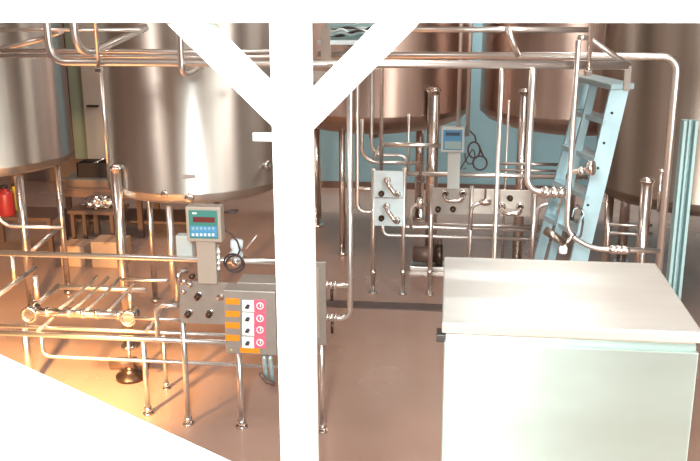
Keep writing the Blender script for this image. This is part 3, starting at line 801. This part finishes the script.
# foil bag: crumpled lump in front on a lower stand
p = P(98, 207, Y=YW-.45)
bm = bmesh.new(); bmesh.ops.create_icosphere(bm, subdivisions=4, radius=1)
for v in bm.verts:
    d = .75+.25*random.random() + .12*math.sin(v.co.x*9+v.co.y*7)*math.cos(v.co.z*8)
    v.co = Vector((v.co.x*.20*d, v.co.y*.14*d, max(-.055, v.co.z*.09*d)))
bmesh.ops.translate(bm, vec=p+Vector((0, 0, .055)), verts=bm.verts[:])
tag(obj('foil_bag', bm, FOIL), 'crumpled silver foil bag on a low stand before the bench', 'bag')
st = thing('low_stand', 'low brown stand under the silver foil bag', 'stand', (p.x, YW-.45, 0))
obj('stand_top', bbox((p.x-.30, YW-.65, p.z-.045), (p.x+.30, YW-.22, p.z)), BROWN, st, .004)
for x in (p.x-.26, p.x+.22):
    for y in (YW-.6, YW-.27): obj('leg', bbox((x-.02, y-.02, 0), (x+.02, y+.02, p.z-.045)), BROWN, st)
# cupboards / boards on the far wall
YQ = YB-.02
a = P(72, 100, Y=YQ); b = P(86.5, 100, Y=YQ); zlo = P(80, 158, Y=YQ).z; 
tag(obj('wall_board', bbox((a.x, YQ-.06, zlo), (b.x, YQ+.02, 3.9)), GREENB), 'pale green board on the far wall between the left tanks', 'board')
a = P(88.5, 100, Y=YQ); b = P(112, 100, Y=YQ)
wc = thing('wall_cupboard', 'beige cupboard front on the far wall between the left tanks', 'cupboard', ((a.x+b.x)/2, YQ, zlo))
obj('body', bbox((a.x, YQ-.20, zlo), (b.x, YQ+.02, 3.9)), BOARD, wc, .004)
z = P(95, 104, Y=YQ).z; obj('handle', bbox((a.x+.06, YQ-.24, z-.015), (a.x+.24, YQ-.2, z+.015)), KNOB, wc)
# red and yellow containers at far left
YE = 9.7
zr_ = P(10, 216, Y=YE).z
sh = thing('side_shelf', 'dark side table behind the left tank legs', 'table', (P(25, 216, Y=YE).x, YE+.2, 0))
a = P(-20, 216, Y=YE); b = P(52, 216, Y=YE)
obj('top', bbox((a.x, YE-.05, zr_-.04), (b.x, YE+.45, zr_)), BROWN, sh)
for x in (a.x+.04, b.x-.04):
    for y in (YE, YE+.4): obj('leg', bbox((x-.025, y-.025, 0), (x+.025, y+.025, zr_-.04)), BROWN, sh)
def can(label, u, v0, v1, r, m, Y, zb):
    x = P(u, v1, Y=Y).x; h = P(u, v0, Y=Y).z-zb
    t = thing('plastic_canister', label, 'canister', (x, Y, zb))
    obj('body', lathe(B(), [(0, 0), (r*.95, 0), (r, .01), (r, h*.78), (r*.9, h*.86), (r*.4, h*.9), (r*.4, h), (0, h)], (x, Y, zb), 24), m, t)
    obj('lid', lathe(B(), [(0, 0), (r*.45, 0), (r*.45, .03), (0, .035)], (x, Y, zb+h), 20), DARK, t)
can('red canister on the dark side table behind the left tank legs', 7, 188, 216, .10, REDP, YE+.05, zr_)
can('yellow canister beside the red one behind the left tank legs', 15.5, 186, 203, .05, YEL, YE+.28, zr_)
wd = P(40, 200, Y=YB-.4)
# cardboard boxes at the bench foot
for i, (u, w, h, lab) in enumerate(((78, .28, .24, 'brown carton on the floor before the low stand'), (112, .36, .30, 'brown carton on the floor right of the low stand'))):
    q = P(u, 262, Z=0); q.y = YW-1.0
    q.x = P(u, 255, Y=q.y).x
    t = thing('carton', lab, 'carton', (q.x, q.y, 0))
    obj('box', bbox((q.x-w/2, q.y-.15, 0), (q.x+w/2, q.y+.15, h)), BOXB, t, .004)
    obj('tape', bbox((q.x-.025, q.y-.152, h-.02), (q.x+.025, q.y+.152, h+.002)), WOOD, t)

# ------------------------------------------------------------------ light
W = bpy.data.worlds.new('world'); SC.world = W; W.use_nodes = True
bg = W.node_tree.nodes['Background']; bg.inputs['Color'].default_value = (.80, .95, .95, 1); bg.inputs['Strength'].default_value = .55
def area(name, loc, target, sx, sy, power, col):
    l = bpy.data.lights.new(name, 'AREA'); l.shape = 'RECTANGLE'; l.size = sx; l.size_y = sy; l.energy = power; l.color = col
    o = bpy.data.objects.new(name, l); C.objects.link(o); o.location = loc
    d = Vector(target)-Vector(loc); o.rotation_euler = d.to_track_quat('-Z', 'Y').to_euler()
    return o
# ceiling lamps, plus unseen lights added for the post, tank streaks and back wall
area('flash_fill', (-.35, -.15, 3.75), (-.1, 5, 1.2), .8, .6, 330, (.92, 1, .98))  # added light near the viewer, in place of a camera flash
area('streak_light', (4.5, 0.0, 1.9), (-2.5, 7, 1.9), .6, 3.0, 230, (.94, 1, .95))  # strip light added for bright streaks on the tanks; the wall has no window
for (x, y, e) in ((-4.6, 4.0, 40), (1.6, 5.0, 55), (-3.0, 10.2, 38), (.9, 8.6, 20)):
    area('ceiling_lamp', (x, y, ZC-.05), (x, y, 0), .35, 1.6, e, (1, .90, .83))
area('ceiling_lamp', (2.0, 0.2, ZC-.05), (2.0, .2, 0), .35, 1.6, 50, (1, .92, .85))
area('back_wall_fill', (1.2, 12.3, ZC-.05), (1.2, 13.3, 1.2), 2.8, .3, 120, (.95, 1, 1))  # unseen light added to brighten the teal back wall
# added warm spot off the left edge, in place of the orange lens glow
l = bpy.data.lights.new('glare_spot', 'SPOT'); l.energy = 1700; l.color = (1, .56, .20); l.spot_size = R_(75); l.spot_blend = .9; l.shadow_soft_size = .12
o = bpy.data.objects.new('glare_spot', l); C.objects.link(o); o.location = P(-150, 330, Z=1.5)
o.rotation_euler = (P(10, 395, Z=0)-o.location).to_track_quat('-Z', 'Y').to_euler()

vs = SC.view_settings
vs.view_transform = 'Standard'; vs.look = 'None'; vs.gamma = 1; vs.use_curve_mapping = False
vs.exposure = 0.75
